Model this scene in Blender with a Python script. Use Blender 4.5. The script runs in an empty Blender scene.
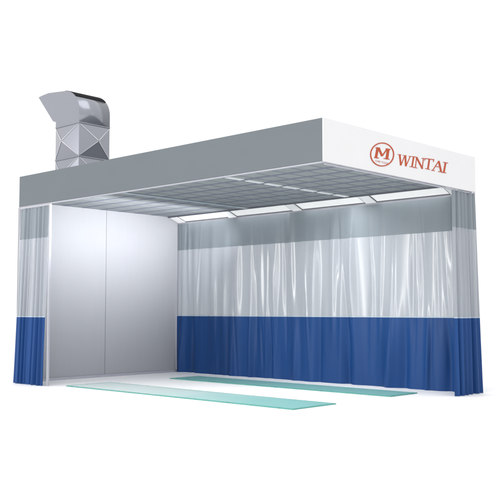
import bpy, bmesh, math, random
from mathutils import Vector, Matrix
random.seed(7)
S = bpy.context.scene
C = S.collection
WORLD = 1.12
TROUGH = 2
R = math.radians

# ---------------------------------------------------------------- camera
cam_d = bpy.data.cameras.new("camera"); cam = bpy.data.objects.new("camera", cam_d); C.objects.link(cam)
cam.location = (12.0987, -7.4281, 1.1488)
cam.rotation_euler = (R(90) + 0.0704, 0, 0.7549)
cam_d.sensor_width = 36; cam_d.lens = 855.45 / 500 * 36
cam_d.clip_start = 0.1; cam_d.clip_end = 500
S.camera = cam
# ---------------------------------------------------------------- world: white studio sweep
w = bpy.data.worlds.new("World"); S.world = w; w.use_nodes = True
bg = w.node_tree.nodes['Background']; bg.inputs[0].default_value = (1, 1, 1, 1); bg.inputs[1].default_value = WORLD
S.view_settings.view_transform = 'Standard'; S.view_settings.look = 'None'
S.view_settings.exposure = 0; S.view_settings.gamma = 1
S.cycles.max_bounces = 12; S.cycles.transparent_max_bounces = 16
# ---------------------------------------------------------------- lamps
def area(name, loc, target, sx, sy, power, col=(1, 1, 1), spread=180):
    d = bpy.data.lights.new(name, 'AREA'); d.shape = 'RECTANGLE'; d.size = sx; d.size_y = sy
    d.energy = power; d.color = col; d.spread = R(spread)
    o = bpy.data.objects.new(name, d); C.objects.link(o); o.location = loc
    o.rotation_euler = (Vector(target) - Vector(loc)).to_track_quat('-Z', 'Y').to_euler()
    return o
area("softbox_front", (-1.5, -11, 3.0), (3.2, 3.4, 1.4), 0.7, 6.0, 380, (1, .99, .97))  # softboxes are added lamps out of view, for curtain streaks and fill
area("softbox_front_narrow", (3.4, -12, 3.0), (4.2, 3.4, 1.4), 0.5, 5.0, 150, (.97, .98, 1))
area("softbox_side", (15, 5.5, 6.0), (6.2, 1.7, 2.8), 2.5, 2.5, 15)
area("softbox_top", (7, -3, 11), (7, -3, 0), 9, 9, 500)
area("wall_fill", (1.9, 1.6, 2.45), (0, 1.6, 2.45), 3.0, 0.3, 46, spread=120)     # added unseen fill lamp, brightens the upper left wall
# marks on the sign panel: quads (y, z) in metres on its face
LETTERS= [[(1.484, 3.076), (1.565, 3.082), (1.566, 3.089), (1.485, 3.084)], [(1.509, 3.081), (1.531, 2.946), (1.569, 2.953), (1.547, 3.088)], [(1.565, 2.953), (1.643, 3.077), (1.626, 3.078), (1.548, 2.955)], [(1.59, 3.081), (1.688, 3.087), (1.689, 3.093), (1.591, 3.087)], [(1.635, 3.084), (1.645, 2.95), (1.683, 2.956), (1.673, 3.09)], [(1.672, 2.952), (1.771, 3.086), (1.755, 3.088), (1.656, 2.954)], [(1.73, 3.085), (1.886, 3.098), (1.887, 3.106), (1.731, 3.092)], [(1.831, 3.098), (1.789, 2.967), (1.822, 2.968), (1.864, 3.099)], [(1.746, 2.956), (1.856, 2.961), (1.858, 2.968), (1.748, 2.964)], [(1.904, 3.092), (1.874, 2.966), (1.893, 2.967), (1.922, 3.093)], [(1.83, 2.955), (1.928, 2.959), (1.93, 2.967), (1.832, 2.962)], [(1.865, 3.097), (1.938, 3.096), (1.941, 3.103), (1.869, 3.105)], [(1.896, 3.093), (2.032, 2.961), (2.066, 2.975), (1.93, 3.107)], [(2.067, 3.103), (2.034, 2.963), (2.053, 2.964), (2.085, 3.105)], [(2.032, 3.1), (2.119, 3.104), (2.121, 3.112), (2.034, 3.107)], [(2.118, 3.106), (2.339, 3.119), (2.342, 3.129), (2.121, 3.116)], [(2.203, 3.118), (2.163, 2.979), (2.2, 2.981), (2.241, 3.12)], [(2.115, 2.976), (2.231, 2.976), (2.234, 2.984), (2.118, 2.984)], [(2.114, 3.111), (2.095, 3.08), (2.105, 3.079), (2.125, 3.111)], [(2.318, 3.121), (2.313, 3.091), (2.328, 3.093), (2.333, 3.123)], [(2.446, 3.122), (2.292, 2.98), (2.307, 2.976), (2.461, 3.119)], [(2.432, 3.116), (2.489, 2.982), (2.531, 2.992), (2.474, 3.126)], [(2.367, 3.034), (2.48, 3.04), (2.482, 3.048), (2.369, 3.042)], [(2.261, 2.97), (2.35, 2.975), (2.352, 2.982), (2.263, 2.977)], [(2.433, 2.974), (2.547, 2.98), (2.549, 2.988), (2.435, 2.982)], [(2.609, 3.122), (2.559, 2.983), (2.598, 2.984), (2.649, 3.124)], [(2.566, 3.115), (2.69, 3.119), (2.693, 3.127), (2.569, 3.123)], [(2.516, 2.974), (2.639, 2.98), (2.641, 2.988), (2.518, 2.982)]]
EMB_M= [[(1.029, 3.105), (0.989, 2.978), (1.039, 2.979), (1.08, 3.107)], [(1.051, 3.096), (1.123, 3.006), (1.164, 3.022), (1.092, 3.112)], [(1.154, 3.011), (1.261, 3.112), (1.24, 3.118), (1.133, 3.017)], [(1.249, 3.117), (1.215, 2.99), (1.271, 2.992), (1.305, 3.12)], [(1.008, 3.093), (1.1, 3.102), (1.101, 3.112), (1.009, 3.102)], [(1.219, 3.109), (1.322, 3.114), (1.324, 3.125), (1.222, 3.119)], [(0.976, 2.969), (1.073, 2.974), (1.076, 2.984), (0.979, 2.979)], [(1.175, 2.984), (1.296, 2.989), (1.299, 2.999), (1.178, 2.994)]]
RING12= [(1.403, 3.067), (1.4, 3.048), (1.393, 3.027), (1.382, 3.007), (1.366, 2.988), (1.347, 2.969), (1.324, 2.952), (1.298, 2.936), (1.269, 2.921), (1.239, 2.909), (1.207, 2.899), (1.174, 2.891), (1.141, 2.886), (1.108, 2.883), (1.076, 2.882), (1.045, 2.885), (1.015, 2.89), (0.988, 2.897), (0.964, 2.906), (0.943, 2.918), (0.925, 2.931), (0.911, 2.946), (0.901, 2.963), (0.895, 2.981), (0.894, 2.999), (0.896, 3.019), (0.903, 3.038), (0.913, 3.057), (0.928, 3.076), (0.946, 3.095), (0.968, 3.112), (0.992, 3.128), (1.02, 3.142), (1.049, 3.155), (1.081, 3.166), (1.113, 3.174), (1.146, 3.18), (1.18, 3.184), (1.213, 3.185), (1.244, 3.183), (1.275, 3.179), (1.303, 3.172), (1.328, 3.163), (1.35, 3.151), (1.369, 3.138), (1.384, 3.122), (1.395, 3.105), (1.401, 3.087)]
RING11= [(1.381, 3.064), (1.378, 3.046), (1.372, 3.028), (1.361, 3.01), (1.347, 2.992), (1.329, 2.975), (1.309, 2.958), (1.285, 2.944), (1.259, 2.931), (1.231, 2.919), (1.202, 2.91), (1.172, 2.903), (1.141, 2.898), (1.111, 2.895), (1.081, 2.895), (1.053, 2.897), (1.026, 2.901), (1.001, 2.908), (0.979, 2.917), (0.96, 2.927), (0.943, 2.94), (0.931, 2.953), (0.921, 2.969), (0.916, 2.985), (0.914, 3.002), (0.916, 3.02), (0.922, 3.038), (0.932, 3.055), (0.946, 3.073), (0.962, 3.09), (0.982, 3.105), (1.005, 3.12), (1.03, 3.133), (1.057, 3.145), (1.086, 3.155), (1.116, 3.162), (1.146, 3.168), (1.177, 3.171), (1.207, 3.172), (1.236, 3.171), (1.264, 3.167), (1.289, 3.16), (1.313, 3.152), (1.333, 3.141), (1.35, 3.129), (1.364, 3.115), (1.373, 3.099), (1.379, 3.082)]

W, D = 6.2315, 3.4355        # width of the open front, depth
HB, HT = 2.795, 3.30         # header bottom and top
CZ = 2.895                   # ceiling level inside the header

# ---------------------------------------------------------------- helpers
def tag(o, label=None, cat=None, group=None, kind=None):
    for k, v in (('label', label), ('category', cat), ('group', group), ('kind', kind)):
        if v: o[k] = v
    return o
def empty(name, loc):
    o = bpy.data.objects.new(name, None); C.objects.link(o); o.location = loc
    o.empty_display_size = .3
    return o
def obj(name, bm, m, parent=None, smooth=False, origin=None):
    bmesh.ops.recalc_face_normals(bm, faces=bm.faces[:])
    me = bpy.data.meshes.new(name); bm.to_mesh(me); bm.free()
    for mm in (m if isinstance(m, (list, tuple)) else [m]): me.materials.append(mm)
    if smooth:
        for p in me.polygons: p.use_smooth = True
    o = bpy.data.objects.new(name, me); C.objects.link(o)
    if parent:
        o.parent = parent
        # geometry is written in world coordinates: undo the offset of the things above
        q, off = parent, Vector((0, 0, 0))
        while q: off += q.location; q = q.parent
        o.location = -off
        if parent.type != 'EMPTY': o.location = (0, 0, 0)
        me.update()
    return o
def NB(): return bmesh.new()
def bx(bm, x0, x1, y0, y1, z0, z1, bev=0.0, mi=0):
    r = bmesh.ops.create_cube(bm, size=1)
    vs = r['verts']
    for v in vs:
        v.co = Vector(((x0 + x1) / 2 + v.co.x * (x1 - x0), (y0 + y1) / 2 + v.co.y * (y1 - y0), (z0 + z1) / 2 + v.co.z * (z1 - z0)))
    if bev:
        es = list({e for v in vs for e in v.link_edges})
        bmesh.ops.bevel(bm, geom=es, offset=bev, segments=2, affect='EDGES', profile=.5)
    return bm
def prism(bm, pts, a, b, mi=0):      # pts: list of Vector, extruded from offset a to offset b
    f = [bm.verts.new(p + a) for p in pts]; g = [bm.verts.new(p + b) for p in pts]
    n = len(pts); fs = [bm.faces.new(f), bm.faces.new(g[::-1])]
    for i in range(n): fs.append(bm.faces.new((f[i], g[i], g[(i + 1) % n], f[(i + 1) % n])))
    for q in fs: q.material_index = mi
    return bm

# ---------------------------------------------------------------- materials
def mat(name, col, rough=.5, metal=0.0, spec=.5, noise=0.0, nscale=3.0, nstretch=(1, 1, 1), bump=0.0, bscale=200, bstretch=(1, 1, 1), emit=0.0, coat=0.0):
    m = bpy.data.materials.new(name); m.use_nodes = True
    nt = m.node_tree; N, L = nt.nodes, nt.links; b = N['Principled BSDF']
    b.inputs['Base Color'].default_value = (*col, 1); b.inputs['Roughness'].default_value = rough
    b.inputs['Metallic'].default_value = metal; b.inputs['Specular IOR Level'].default_value = spec
    b.inputs['Coat Weight'].default_value = coat
    tc = N.new('ShaderNodeTexCoord')
    if noise:
        mp = N.new('ShaderNodeMapping'); mp.inputs['Scale'].default_value = nstretch
        n = N.new('ShaderNodeTexNoise'); n.inputs['Scale'].default_value = nscale; n.inputs['Detail'].default_value = 6
        L.new(tc.outputs['Object'], mp.inputs[0]); L.new(mp.outputs[0], n.inputs['Vector'])
        mr = N.new('ShaderNodeMapRange'); mr.inputs[1].default_value = .3; mr.inputs[2].default_value = .7
        mr.inputs[3].default_value = 1 - noise; mr.inputs[4].default_value = 1 + noise
        L.new(n.outputs[0], mr.inputs[0])
        vm = N.new('ShaderNodeVectorMath'); vm.operation = 'SCALE'; vm.inputs[0].default_value = col
        L.new(mr.outputs[0], vm.inputs['Scale']); L.new(vm.outputs[0], b.inputs['Base Color'])
        mr2 = N.new('ShaderNodeMapRange'); mr2.inputs[1].default_value = .3; mr2.inputs[2].default_value = .7
        mr2.inputs[3].default_value = rough * .85; mr2.inputs[4].default_value = min(1, rough * 1.15)
        L.new(n.outputs[0], mr2.inputs[0]); L.new(mr2.outputs[0], b.inputs['Roughness'])
    if bump:
        mp = N.new('ShaderNodeMapping'); mp.inputs['Scale'].default_value = bstretch
        n = N.new('ShaderNodeTexNoise'); n.inputs['Scale'].default_value = bscale; n.inputs['Detail'].default_value = 3
        L.new(tc.outputs['Object'], mp.inputs[0]); L.new(mp.outputs[0], n.inputs['Vector'])
        bp = N.new('ShaderNodeBump'); bp.inputs['Strength'].default_value = bump; bp.inputs['Distance'].default_value = .01
        L.new(n.outputs[0], bp.inputs['Height']); L.new(bp.outputs[0], b.inputs['Normal'])
    if emit:
        b.inputs['Emission Color'].default_value = (1, 1, .99, 1); b.inputs['Emission Strength'].default_value = emit
    return m
M_floor = mat('floor_white', (.97, .97, .97), .6, spec=.2)
M_fascia = mat('fascia_grey_paint', (.127, .148, .164), .42, spec=.28, noise=.03, nscale=1.2)
M_white = mat('white_paint', (.70, .70, .71), .45, spec=.4, noise=.012, nscale=2)
M_trim = mat('pale_aluminium', (.43, .43, .48), .4, metal=.15, noise=.03, nscale=8)
M_dark = mat('dark_aluminium', (.12, .13, .15), .45, metal=.2, noise=.05, nscale=8)
M_wall = mat('brushed_wall_sheet', (.355, .362, .39), .85, spec=.12, noise=.012, nscale=2.5, nstretch=(1, 6, .6))
M_filter = mat('ceiling_filter_mat', (.27, .292, .30), .85, spec=.15, noise=.10, nscale=6, bump=.15, bscale=260)
M_grid = mat('ceiling_bar_paint', (.18, .19, .245), .85, spec=.15, noise=.04, nscale=5)
M_gridthin = M_grid
M_beam = mat('ceiling_beam_paint', (.27, .33, .37), .4, noise=.03, nscale=4)
M_lit = mat('lit_diffuser', (.74, .73, .73), .5, emit=.30, noise=.03, nscale=3)
M_lampstrip = mat('lit_tube_cover', (.5, .53, .55), .4, emit=.16)
M_plate = mat('white_joint_plate', (.95, .94, .94), .4, spec=.4)
M_duct = mat('galvanised_sheet', (.285, .295, .335), .22, metal=.55)
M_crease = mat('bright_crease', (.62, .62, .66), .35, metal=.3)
M_band = mat('black_reflection', (.008, .008, .01), .7, spec=.08)  # dark reflection on the hood, painted as black
M_inner = mat('duct_inside', (.10, .10, .12), .6)
M_red = mat('orange_red_lettering', (.42, .062, .016), .5, spec=.3, noise=.03, nscale=10)
def strip_mat(col, fade_x):
    m = mat('teal_glass_top', (.24, .55, .48), .30, spec=.5, bump=.03, bscale=60)
    nt = m.node_tree; N, L = nt.nodes, nt.links; b = N['Principled BSDF']
    # one end is paler, breaking up towards the teal end
    tc = N.new('ShaderNodeTexCoord'); sp = N.new('ShaderNodeSeparateXYZ'); L.new(tc.outputs['Object'], sp.inputs[0])
    n = N.new('ShaderNodeTexNoise'); n.inputs['Scale'].default_value = 2.2; n.inputs['Detail'].default_value = 8; L.new(tc.outputs['Object'], n.inputs['Vector'])
    ma = N.new('ShaderNodeMath'); ma.operation = 'MULTIPLY_ADD'; ma.inputs[1].default_value = 1.6; L.new(n.outputs[0], ma.inputs[0]); L.new(sp.outputs['X'], ma.inputs[2])
    r = N.new('ShaderNodeMapRange'); r.interpolation_type = 'SMOOTHSTEP'
    r.inputs[1].default_value = fade_x; r.inputs[2].default_value = fade_x + 3.6; r.inputs[3].default_value = .95; r.inputs[4].default_value = 0
    L.new(ma.outputs[0], r.inputs[0])
    mx = N.new('ShaderNodeMixRGB'); mx.inputs[1].default_value = (*col, 1); mx.inputs[2].default_value = (.80, .90, .885, 1)
    L.new(r.outputs[0], mx.inputs[0]); L.new(mx.outputs[0], b.inputs['Base Color'])
    return m
M_teal_near = strip_mat((.28, .60, .55), 2.6); M_teal_far = strip_mat((.27, .57, .51), -9)
M_tealedge = mat('teal_edge', (.08, .34, .29), .3, noise=.05, nscale=6)

def curtain_mat(name, col, rough, spec, transp=0.0, trans=0.0, noise=.05, sheen=0, bump=.012):
    m = mat(name, col, rough, spec=spec, noise=noise, nscale=1.4, nstretch=(2.5, 2.5, .35), bump=bump, bscale=25, bstretch=(1, 1, .15))
    nt = m.node_tree; N, L = nt.nodes, nt.links; b = N['Principled BSDF']; out = N['Material Output']
    last = b.outputs[0]
    if trans:
        t = N.new('ShaderNodeBsdfTranslucent'); t.inputs[0].default_value = (*col, 1)
        mx = N.new('ShaderNodeMixShader'); mx.inputs[0].default_value = trans
        L.new(last, mx.inputs[1]); L.new(t.outputs[0], mx.inputs[2]); last = mx.outputs[0]
    if transp:
        t = N.new('ShaderNodeBsdfTransparent'); t.inputs[0].default_value = (.80, .84, .88, 1)
        mx = N.new('ShaderNodeMixShader'); mx.inputs[0].default_value = transp
        L.new(last, mx.inputs[1]); L.new(t.outputs[0], mx.inputs[2]); last = mx.outputs[0]
    L.new(last, out.inputs[0])
    return m
M_cgrey = curtain_mat('grey_curtain_vinyl', (.21, .242, .27), .38, .4)
M_cclear = curtain_mat('clear_curtain_vinyl', (.345, .37, .41), .23, 1.0, transp=.13, trans=.1)
M_cblue = curtain_mat('blue_curtain_vinyl', (.012, .058, .205), .38, .2, noise=.10)
M_weld = mat('weld_seam', (.40, .48, .56), .4)

# ---------------------------------------------------------------- floor
bm = NB()
vs = [bm.verts.new(p) for p in ((-150, -150, 0), (150, -150, 0), (150, 150, 0), (-150, 150, 0))]; bm.faces.new(vs)
tag(obj('floor', bm, M_floor), kind='structure')

# ---------------------------------------------------------------- the station: canopy, ceiling, left wall
st = empty('spray_prep_station', (W / 2, D / 2, 0))
tag(st, 'open fronted vehicle prep station with grey and white canopy and silver left wall', 'prep booth')
T = .035
# header, butted at the corners
bm = NB(); bx(bm, 0, W - .013, 0, T, HB + .012, HT, .004); obj('front_fascia', bm, M_fascia, st)
bm = NB(); bx(bm, 0, W - .013, D - T, D, HB + .012, HT, .004); obj('rear_fascia', bm, M_fascia, st)
bm = NB(); bx(bm, -.002, T, T + .001, D - T - .001, HB + .012, HT, .004); obj('side_fascia', bm, M_fascia, st)
bm = NB(); bx(bm, W - .0125, W, -.002, D + .002, HB + .008, HT + .003, .005)
sign = obj('sign_panel', bm, M_white, st); tag(sign, 'white sign panel with red lettering')
# pale lip under the grey fascias
bm = NB(); bx(bm, .001, W - .014, -.004, T + .01, HB, HB + .011, .002); obj('edge_trim', bm, M_trim, st)
bm = NB(); bx(bm, W - .0135, W - .001, 0, D, HB + .001, HB + .0075, .001); obj('edge_trim', bm, M_trim, st)
bm = NB(); bx(bm, T, W - T, T, D - T, 3.03, 3.05); obj('roof_deck', bm, M_fascia, st)
# emblem and lettering on the sign panel: raised cut-out letters
def raised(quads, name, parent, h0=.0025):
    bm = NB()
    for k, q in enumerate(quads):
        prism(bm, [Vector((W, y, z)) for y, z in q], Vector((-.002, 0, 0)), Vector((h0 + .0001 * k, 0, 0)))
    return obj(name, bm, M_red, parent)
raised(LETTERS, 'lettering', sign)
bm = NB()
n = len(RING12)
lo = [bm.verts.new((W - .001, *p)) for p in RING12]; li = [bm.verts.new((W - .001, *p)) for p in RING11]
ho = [bm.verts.new((W + .005, *p)) for p in RING12]; hi = [bm.verts.new((W + .005, *p)) for p in RING11]
for i in range(n):
    j = (i + 1) % n
    for a, b in ((ho, hi), (lo, ho), (hi, li)): bm.faces.new((a[i], a[j], b[j], b[i]))
emb = obj('emblem', bm, M_red, sign)
bmm = NB()
for k, q in enumerate(EMB_M):
    prism(bmm, [Vector((W, y, z)) for y, z in q], Vector((-.002, 0, 0)), Vector((.003 + .0002 * k, 0, 0)))
# small words under the M
def text_into(bm, s, size, y0, z0, slope, width):
    cu = bpy.data.curves.new('t', 'FONT'); cu.body = s; cu.size = size; cu.extrude = 0; cu.resolution_u = 2
    o = bpy.data.objects.new('t', cu); C.objects.link(o)
    bpy.context.view_layer.update()
    me = bpy.data.meshes.new_from_object(o.evaluated_get(bpy.context.evaluated_depsgraph_get()))
    xs = [v.co.x for v in me.vertices]; k = width / (max(xs) - min(xs)); x0 = min(xs)
    vm = [bm.verts.new((W + .004, y0 + (v.co.x - x0) * k, z0 + v.co.y + slope * (v.co.x - x0) * k)) for v in me.vertices]
    for p in me.polygons:
        try: bm.faces.new([vm[i] for i in p.vertices])
        except ValueError: pass
    bpy.data.objects.remove(o); bpy.data.curves.remove(cu); bpy.data.meshes.remove(me)
text_into(bmm, "CAR TOOL", .030, 1.00, 2.929, -.01, .28)
me2 = bmm
bmm2 = bpy.data.meshes.new('tmp'); me2.to_mesh(bmm2); me2.free()
bm = NB(); bm.from_mesh(emb.data); bm.from_mesh(bmm2); bm.to_mesh(emb.data); bm.free(); bpy.data.meshes.remove(bmm2)

# ceiling: filter mats, bars, beams
Y1 = 3.13                                  # rear edge of the filter ceiling
bm = NB(); bx(bm, T + .016, W - T, T, Y1, CZ + .0015, CZ + .05); obj('filter_sheet', bm, M_filter, st)
pitch = (Y1 - T) / 8
gb = NB()
for i in range(0, 9):
    y = T + i * pitch
    bx(gb, T + .016, W - T, max(T + .001, y - .036), min(Y1, y + .036), CZ - .001, CZ + .001)
xs_b = (2.10, 4.25)
NX = 21; px_ = (W - 2 * T) / NX
for j in range(NX + 1):
    x = T + j * px_
    for i in range(8):
        bx(gb, max(T + .016, x - .010), min(W - T - .001, x + .010), T + i * pitch + .037, T + (i + 1) * pitch - .037, CZ - .0006, CZ + .001)
obj('ceiling_grid', gb, M_grid, st)
bm = NB(); bx(bm, xs_b[0] - .055, xs_b[0] + .055, T + .004, Y1 - .004, CZ - .012, CZ - .0016, .002)
tag(obj('ceiling_beam', bm, M_beam, st), 'unbroken pale blue grey ceiling beam')
bm = NB()
for i in range(8):
    bx(bm, xs_b[1] - .045, xs_b[1] + .045, T + i * pitch + .05, T + (i + 1) * pitch - .05, CZ - .012, CZ + .001, .002)
tag(obj('ceiling_lamp_strip', bm, M_lampstrip, st), 'broken row of pale lit covers across the ceiling')
# the ceiling edge bar and the tilted light troughs behind it
bm = NB(); bx(bm, T, W - T, Y1 + .001, Y1 + .022, CZ - .02, CZ + .06, .002); obj('ceiling_edge_bar', bm, M_dark, st)
ya, za, yb, zb = Y1 + .024, CZ - .004, D - .062, HB + .012
u = Vector((0, yb - ya, zb - za)); L_ = u.length; u.normalize(); nrm = Vector((0, u.z, -u.y))   # towards the floor and front
def tilt_box(bm, x0, x1, s0, s1, h0, h1, skew=0.0):
    o0 = Vector((0, ya, za))
    a = [o0 + u * s0 + nrm * h0, o0 + u * s1 + nrm * h0, o0 + u * s1 + nrm * h1, o0 + u * s0 + nrm * h1]
    prism(bm, a, Vector((x0, 0, 0)), Vector((x1, 0, 0)))
    return bm
joints = [.17, 1.52, 3.02, 4.50, 5.98]
for a, b in zip(joints[:-1], joints[1:]):
    bm = tilt_box(NB(), a + .115, b - .115, .012, L_ - .012, -.03, 0.0)
    f = obj('light_panel', bm, M_lit, st)
    bm = NB()
    tilt_box(bm, a + .10, b - .10, 0.0, .0115, -.03, .006); tilt_box(bm, a + .10, b - .10, L_ - .0115, L_, -.03, .006)
    tilt_box(bm, a + .10, a + .114, .012, L_ - .012, -.03, .006); tilt_box(bm, b - .114, b - .10, .012, L_ - .012, -.03, .006)
    obj('panel_frame', bm, M_dark, f)
for k, a in enumerate(joints):
    bm = tilt_box(NB(), a - .095, a + .095, -.004, L_ + .004, -.03, .014); obj('joint_plate', bm, M_plate, st)
for a, b in zip(joints[:-1], joints[1:]):
    c = Vector(((a + b) / 2, ya, za)) + u * (L_ / 2) + nrm * .012
    area('trough_lamp', c, c + nrm, b - a - .3, .2, TROUGH, (1, 1, .98))
for i in range(8):      # the lit covers really light the floor
    y = T + (i + .5) * pitch
    area('ceiling_lamp', (xs_b[1], y, CZ - .014), (xs_b[1], y, 0), .07, pitch - .12, 5, spread=150)
# left wall: two sheets, frame, posts
for y0, y1 in ((.045, 1.708), (1.716, D - .045)):
    bm = NB(); bx(bm, .036, .05, y0, y1, .045, CZ + .004, .003); obj('wall_panel', bm, M_wall, st)
bm = NB(); bx(bm, .037, .047, 1.7085, 1.7155, .045, CZ, 0); obj('wall_seam', bm, M_dark, st)
bm = NB(); bx(bm, .012, .066, .04, D - .045, .0, .044, .004); obj('base_rail', bm, M_trim, st)
bm = NB(); bx(bm, -.004, .012, -.004, .039, 0, HB - .001, .003); tag(obj('post', bm, M_dark, st), 'thin dark corner post at the left front')
bm = NB(); bx(bm, .013, .036, -.006, .03, 0, HB - .001, .004); obj('post', bm, M_trim, st)
bm = NB(); bx(bm, .86, .885, -.004, .034, 0, HB - .002, .004); tag(obj('post', bm, M_trim, st), 'pale slim upright between the gathered curtain and the left wall')
bm = NB(); bx(bm, .0, .062, D - .044, D - .036, 0, HB + .01, .004); obj('post', bm, M_trim, st)
bm = NB(); bx(bm, W - .13, W - .10, D - .034, D - .004, 0, HB + .001, .004); obj('post', bm, M_trim, st)
# curtain rails
bm = NB(); bx(bm, .064, W - .052, D - .055, D - .037, HB - .035, HB + .008, .003); obj('curtain_rail', bm, M_trim, st)
bm = NB(); bx(bm, .036, .859, -.002, .026, HB - .028, HB - .001, .003); obj('curtain_rail', bm, M_trim, st)
bm = NB(); bx(bm, W - .035, W - .012, .05, D - .05, HB - .018, HB - .003, .003); obj('curtain_rail', bm, M_trim, st)

# ---------------------------------------------------------------- exhaust duct on the roof
dx0, dx1, dy0, dy1 = .11, .765, .60, 1.21
du = empty('exhaust_duct', ((dx0 + dx1) / 2, (dy0 + dy1) / 2, 3.05))
tag(du, 'square silver exhaust duct with curved hood standing on the left end of the roof', 'duct')
def pyramid_section(z0, z1, name):
    bm = NB(); d = .11
    def side(a, b):       # a, b: xy corners, outward normal to the right of a->b seen from above
        A, B = Vector((*a, 0)), Vector((*b, 0)); t = (B - A).normalized(); nn = Vector((t.y, -t.x, 0))
        p = [A + Vector((0, 0, z0)), B + Vector((0, 0, z0)), B + Vector((0, 0, z1)), A + Vector((0, 0, z1))]
        c = (p[0] + p[2]) / 2 + nn * d
        vs = [bm.verts.new(q) for q in p]; vc = bm.verts.new(c)
        for i in range(4): bm.faces.new((vs[i], vs[(i + 1) % 4], vc))
    side((dx0, dy0), (dx1, dy0)); side((dx1, dy0), (dx1, dy1)); side((dx1, dy1), (dx0, dy1)); side((dx0, dy1), (dx0, dy0))
    bmesh.ops.remove_doubles(bm, verts=bm.verts[:], dist=1e-4)
    o = obj(name, bm, M_duct, du)
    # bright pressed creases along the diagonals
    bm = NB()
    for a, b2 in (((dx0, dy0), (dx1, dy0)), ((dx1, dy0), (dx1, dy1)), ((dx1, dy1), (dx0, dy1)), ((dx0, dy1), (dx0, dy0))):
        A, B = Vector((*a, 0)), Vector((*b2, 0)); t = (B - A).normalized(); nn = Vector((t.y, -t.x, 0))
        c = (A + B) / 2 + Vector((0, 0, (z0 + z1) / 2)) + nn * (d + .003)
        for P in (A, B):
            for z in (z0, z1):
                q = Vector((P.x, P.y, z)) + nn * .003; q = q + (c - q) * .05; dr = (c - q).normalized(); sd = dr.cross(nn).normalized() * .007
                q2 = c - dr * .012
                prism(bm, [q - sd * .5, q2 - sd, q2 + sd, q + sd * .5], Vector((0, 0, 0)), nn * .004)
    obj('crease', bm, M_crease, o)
    return o
pyramid_section(3.635, 4.165, 'duct_section'); pyramid_section(3.07, 3.615, 'duct_section')
for z in (3.605, 4.155):
    bm = NB(); bx(bm, dx0 - .008, dx1 + .008, dy0 - .008, dy1 + .008, z + .011, z + .029, .003); obj('flange', bm, M_duct, du)
bm = NB(); bx(bm, dx0 - .02, dx1 + .02, dy0 - .02, dy1 + .02, 3.045, 3.069, .003); obj('base_flange', bm, M_duct, du)
# hood: an elbow that turns over to the left
prof = [(dx0, 4.185), (dx0, 4.277), (.021, 4.307), (-.421, 4.785), (-.26, 4.800), (-.123, 4.807), (.125, 4.782)]
cx, cz, rx, rz = .30, 4.37, dx1 - .30, .39
arc = [(cx + rx * math.cos(R(t)), cz + rz * math.sin(R(t))) for t in range(80, -1, -3)]
prof += arc + [(dx1, 4.185)]
nm = len(prof)
bm = NB()
fa = [bm.verts.new((x, dy0, z)) for x, z in prof]; fb = [bm.verts.new((x, dy1, z)) for x, z in prof]
for yy in (dy0, dy1):
    bm.faces.new([bm.verts.new((x, yy, z)) for x, z in prof])
for i in range(nm - 1):
    j = (i + 1) % nm
    if i == 2: continue                 # open mouth
    f = bm.faces.new((fa[i], fb[i], fb[j], fa[j]))
    f.smooth = i >= 6
hood = obj('hood', bm, M_duct, du)
sm = hood.modifiers.new('thick', 'SOLIDIFY'); sm.thickness = .004; sm.offset = -1
# dark metal reflection, built as a black band over the top of the bend
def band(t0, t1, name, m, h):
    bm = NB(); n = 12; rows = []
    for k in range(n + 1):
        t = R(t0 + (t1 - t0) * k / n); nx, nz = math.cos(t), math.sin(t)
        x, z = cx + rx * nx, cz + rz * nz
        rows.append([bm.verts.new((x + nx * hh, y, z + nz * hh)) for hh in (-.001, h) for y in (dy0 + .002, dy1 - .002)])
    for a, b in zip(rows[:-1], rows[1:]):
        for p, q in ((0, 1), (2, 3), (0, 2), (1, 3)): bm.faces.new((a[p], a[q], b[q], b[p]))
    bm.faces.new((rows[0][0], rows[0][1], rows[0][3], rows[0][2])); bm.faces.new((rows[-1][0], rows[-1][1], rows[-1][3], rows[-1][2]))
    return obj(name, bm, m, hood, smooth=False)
band(40, 84, 'reflection_band', M_band, .006)

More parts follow.
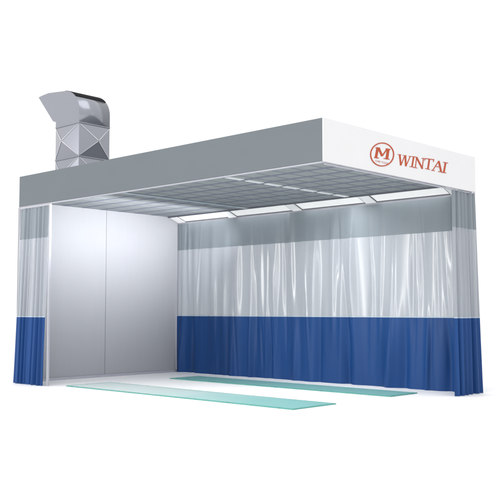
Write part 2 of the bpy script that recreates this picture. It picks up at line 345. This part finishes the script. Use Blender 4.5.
# ---------------------------------------------------------------- curtains
def fold_fn(kind, length):
    rnd = random.Random({'back': 3, 'left': 11, 'right': 5}[kind])
    if kind == 'back':
        waves = [(rnd.uniform(.9, 1.4), rnd.uniform(0, 6.28), .016), (rnd.uniform(2.0, 2.8), rnd.uniform(0, 6.28), .013),
                 (rnd.uniform(3.8, 4.8), rnd.uniform(0, 6.28), .006), (rnd.uniform(7, 9), rnd.uniform(0, 6.28), .0025)]
        dents = []
        for s0 in (.35, .62, 1.05, 1.38, 1.55, 2.02, 2.35, 2.75, 3.12, 3.42, 3.9, 4.35, 4.62, 5.12, 5.38, 5.78):
            dents.append((s0 + rnd.uniform(-.06, .06), rnd.uniform(.025, .07), rnd.uniform(.9, 2.0), rnd.uniform(.5, .95), rnd.uniform(.012, .028) * rnd.choice((1, 1, -1)), rnd.uniform(-.05, .05)))
        rn2 = random.Random(21)
        for k in range(46):          # narrow creases
            dents.append((rn2.uniform(.05, 6.05), rn2.uniform(.014, .036), rn2.choice((rn2.uniform(.0, .9), rn2.uniform(1.0, 2.4))), rn2.uniform(.4, .9), rn2.uniform(.008, .022) * rn2.choice((1, -1)), rn2.uniform(-.07, .07)))
        for s0, wd, A in ((1.9, .06, .03), (2.35, .07, -.035), (2.9, .08, .035), (3.4, .06, -.03), (5.4, .05, .035), (.12, .06, .05), (.42, .04, -.045), (1.35, .05, -.03), (3.95, .09, -.05), (4.75, .10, .06), (5.0, .08, -.055), (5.75, .08, -.05)):
            dents.append((s0, wd, .25, .75, A * 1.5, .03))
        for k, s0 in enumerate((.22, .5, .78, 1.0, 1.28, 1.62, 1.9, 2.15, 2.5, 2.82, 3.1, 3.35, 3.7, 4.1)):   # soft broad folds
            dents.append((s0 + rn2.uniform(-.05, .05), rn2.uniform(.05, .085), rn2.uniform(1.2, 2.0), rn2.uniform(.7, 1.2), rn2.uniform(.026, .042), rn2.uniform(-.04, .04)))
        def f(s, z):
            h = (2.75 - z) / 2.75
            a = .30 + .9 * h
            y = sum(A * math.sin(k * s * 2 * math.pi / 1.0 * .5 + p + .35 * math.sin(z * 1.3 + p)) for k, p, A in waves) * a
            for s0, wd, z0, zh, A, lean in dents:
                y += A * math.exp(-((s - s0 - lean * (z - z0)) / wd) ** 2) * math.exp(-((z - z0) / zh) ** 2)
            return y
    else:
        n = 7.0 if kind == 'left' else 5.5
        ph = [rnd.uniform(0, 6.28) for _ in range(4)]
        amp = .035 if kind == 'left' else .04
        def f(s, z):
            h = (2.75 - z) / 2.75
            t = s / length
            tt = t + .028 * math.sin(t * 9 + ph[0]) + .012 * math.sin(z * 1.6 + t * 8 + ph[1])
            a = amp * (.6 + .5 * h) * (.75 + .35 * math.sin(t * 11 + ph[2]))
            return a * math.sin(2 * math.pi * n * tt + ph[3]) + .008 * math.sin(2 * math.pi * n * 2.3 * tt + ph[2]) * (.5 + h)
    return f
def curtain_band(kind, pfun, s_len, z_lo, z_hi, cols, name, m, parent, off=0.0, thick=.002):
    """pfun(s, z, depth) -> world point; one sheet, given a thickness"""
    bm = NB(); rows = max(2, int((z_hi - z_lo) / .05)); f = FF[kind]; grid = []
    for r in range(rows + 1):
        z = z_lo + (z_hi - z_lo) * r / rows
        grid.append([bm.verts.new(pfun(s_len * c / cols, z, f(s_len * c / cols, z) + off)) for c in range(cols + 1)])
    for r in range(rows):
        for c in range(cols): bm.faces.new((grid[r][c], grid[r][c + 1], grid[r + 1][c + 1], grid[r + 1][c]))
    o = obj(name, bm, m, parent, smooth=True)
    return o
LB, LR = W - .13, .60
FF = {'back': fold_fn('back', LB), 'left': fold_fn('left', .80), 'right': fold_fn('right', LR)}
def p_back(s, z, d): return Vector((.066 + s, D - .075 - d, z))
def p_left(s, z, d):
    h = (2.77 - z) / 2.77
    return Vector((.045 + s - .058 * h * h * (1 - s / .80) - .025 * h * s / .80, .012 - d - .05 * h, z))
def p_right(s, z, d):
    h = (2.77 - z) / 2.77
    return Vector((W - .025 + d, D - .60 + s + h * (.10 * (s / LR)) + .0 * h, z))
ZB, ZC = 1.05, 2.275
for kind, pf, sl, cols, z0, z1, label, cat in (
    ('back', p_back, LB, 420, .004, HB - .03, 'wide drawn curtain across the rear, grey above clear above blue', 'curtain'),
    ('left', p_left, .80, 200, .004, HB - .03, 'gathered narrow curtain at the left front corner beside the silver wall', 'curtain'),
    ('right', p_right, LR, 170, .004, HB - .003, 'bunched curtain hanging at the right rear corner under the white sign panel', 'curtain')):
    base = pf(sl / 2, 0, 0)
    t = empty('curtain', base); tag(t, label, cat, 'tricolour vinyl curtains around the station')
    curtain_band(kind, pf, sl, ZC, z1, cols, 'grey_band', M_cgrey, t)
    curtain_band(kind, pf, sl, ZB, ZC, cols, 'clear_band', M_cclear, t)
    curtain_band(kind, pf, sl, z0, ZB, cols, 'blue_band', M_cblue, t)
    curtain_band(kind, pf, sl, ZB - .008, ZB + .008, cols, 'weld_seam', M_weld, t, off=.004)
# ---------------------------------------------------------------- teal strips laid on the floor
for (x0, x1, y0, y1, label) in ((1.12, 5.62, .18, 1.00, 'wide teal glassy strip on the white floor nearer the open front'),
                                (1.19, 5.60, 2.20, 2.86, 'teal strip on the white floor nearer the rear curtain')):
    t = empty('floor_strip', ((x0 + x1) / 2, (y0 + y1) / 2, 0)); tag(t, label, 'floor strip', 'teal strips on the floor')
    h = .014; e = .02
    bm = NB(); bx(bm, x0 + e + .001, x1 - e - .001, y0 + e + .001, y1 - e - .001, .001, h - .002, .002); obj('glass_top', bm, M_teal_near if y0 < 1 else M_teal_far, t)
    bm = NB()
    bx(bm, x0, x1, y0, y0 + e, .001, h, .002); bx(bm, x0, x1, y1 - e, y1, .001, h, .002)
    bx(bm, x0, x0 + e, y0 + e + .0005, y1 - e - .0005, .001, h, .002); bx(bm, x1 - e, x1, y0 + e + .0005, y1 - e - .0005, .001, h, .002)
    obj('edge_frame', bm, M_tealedge, t)
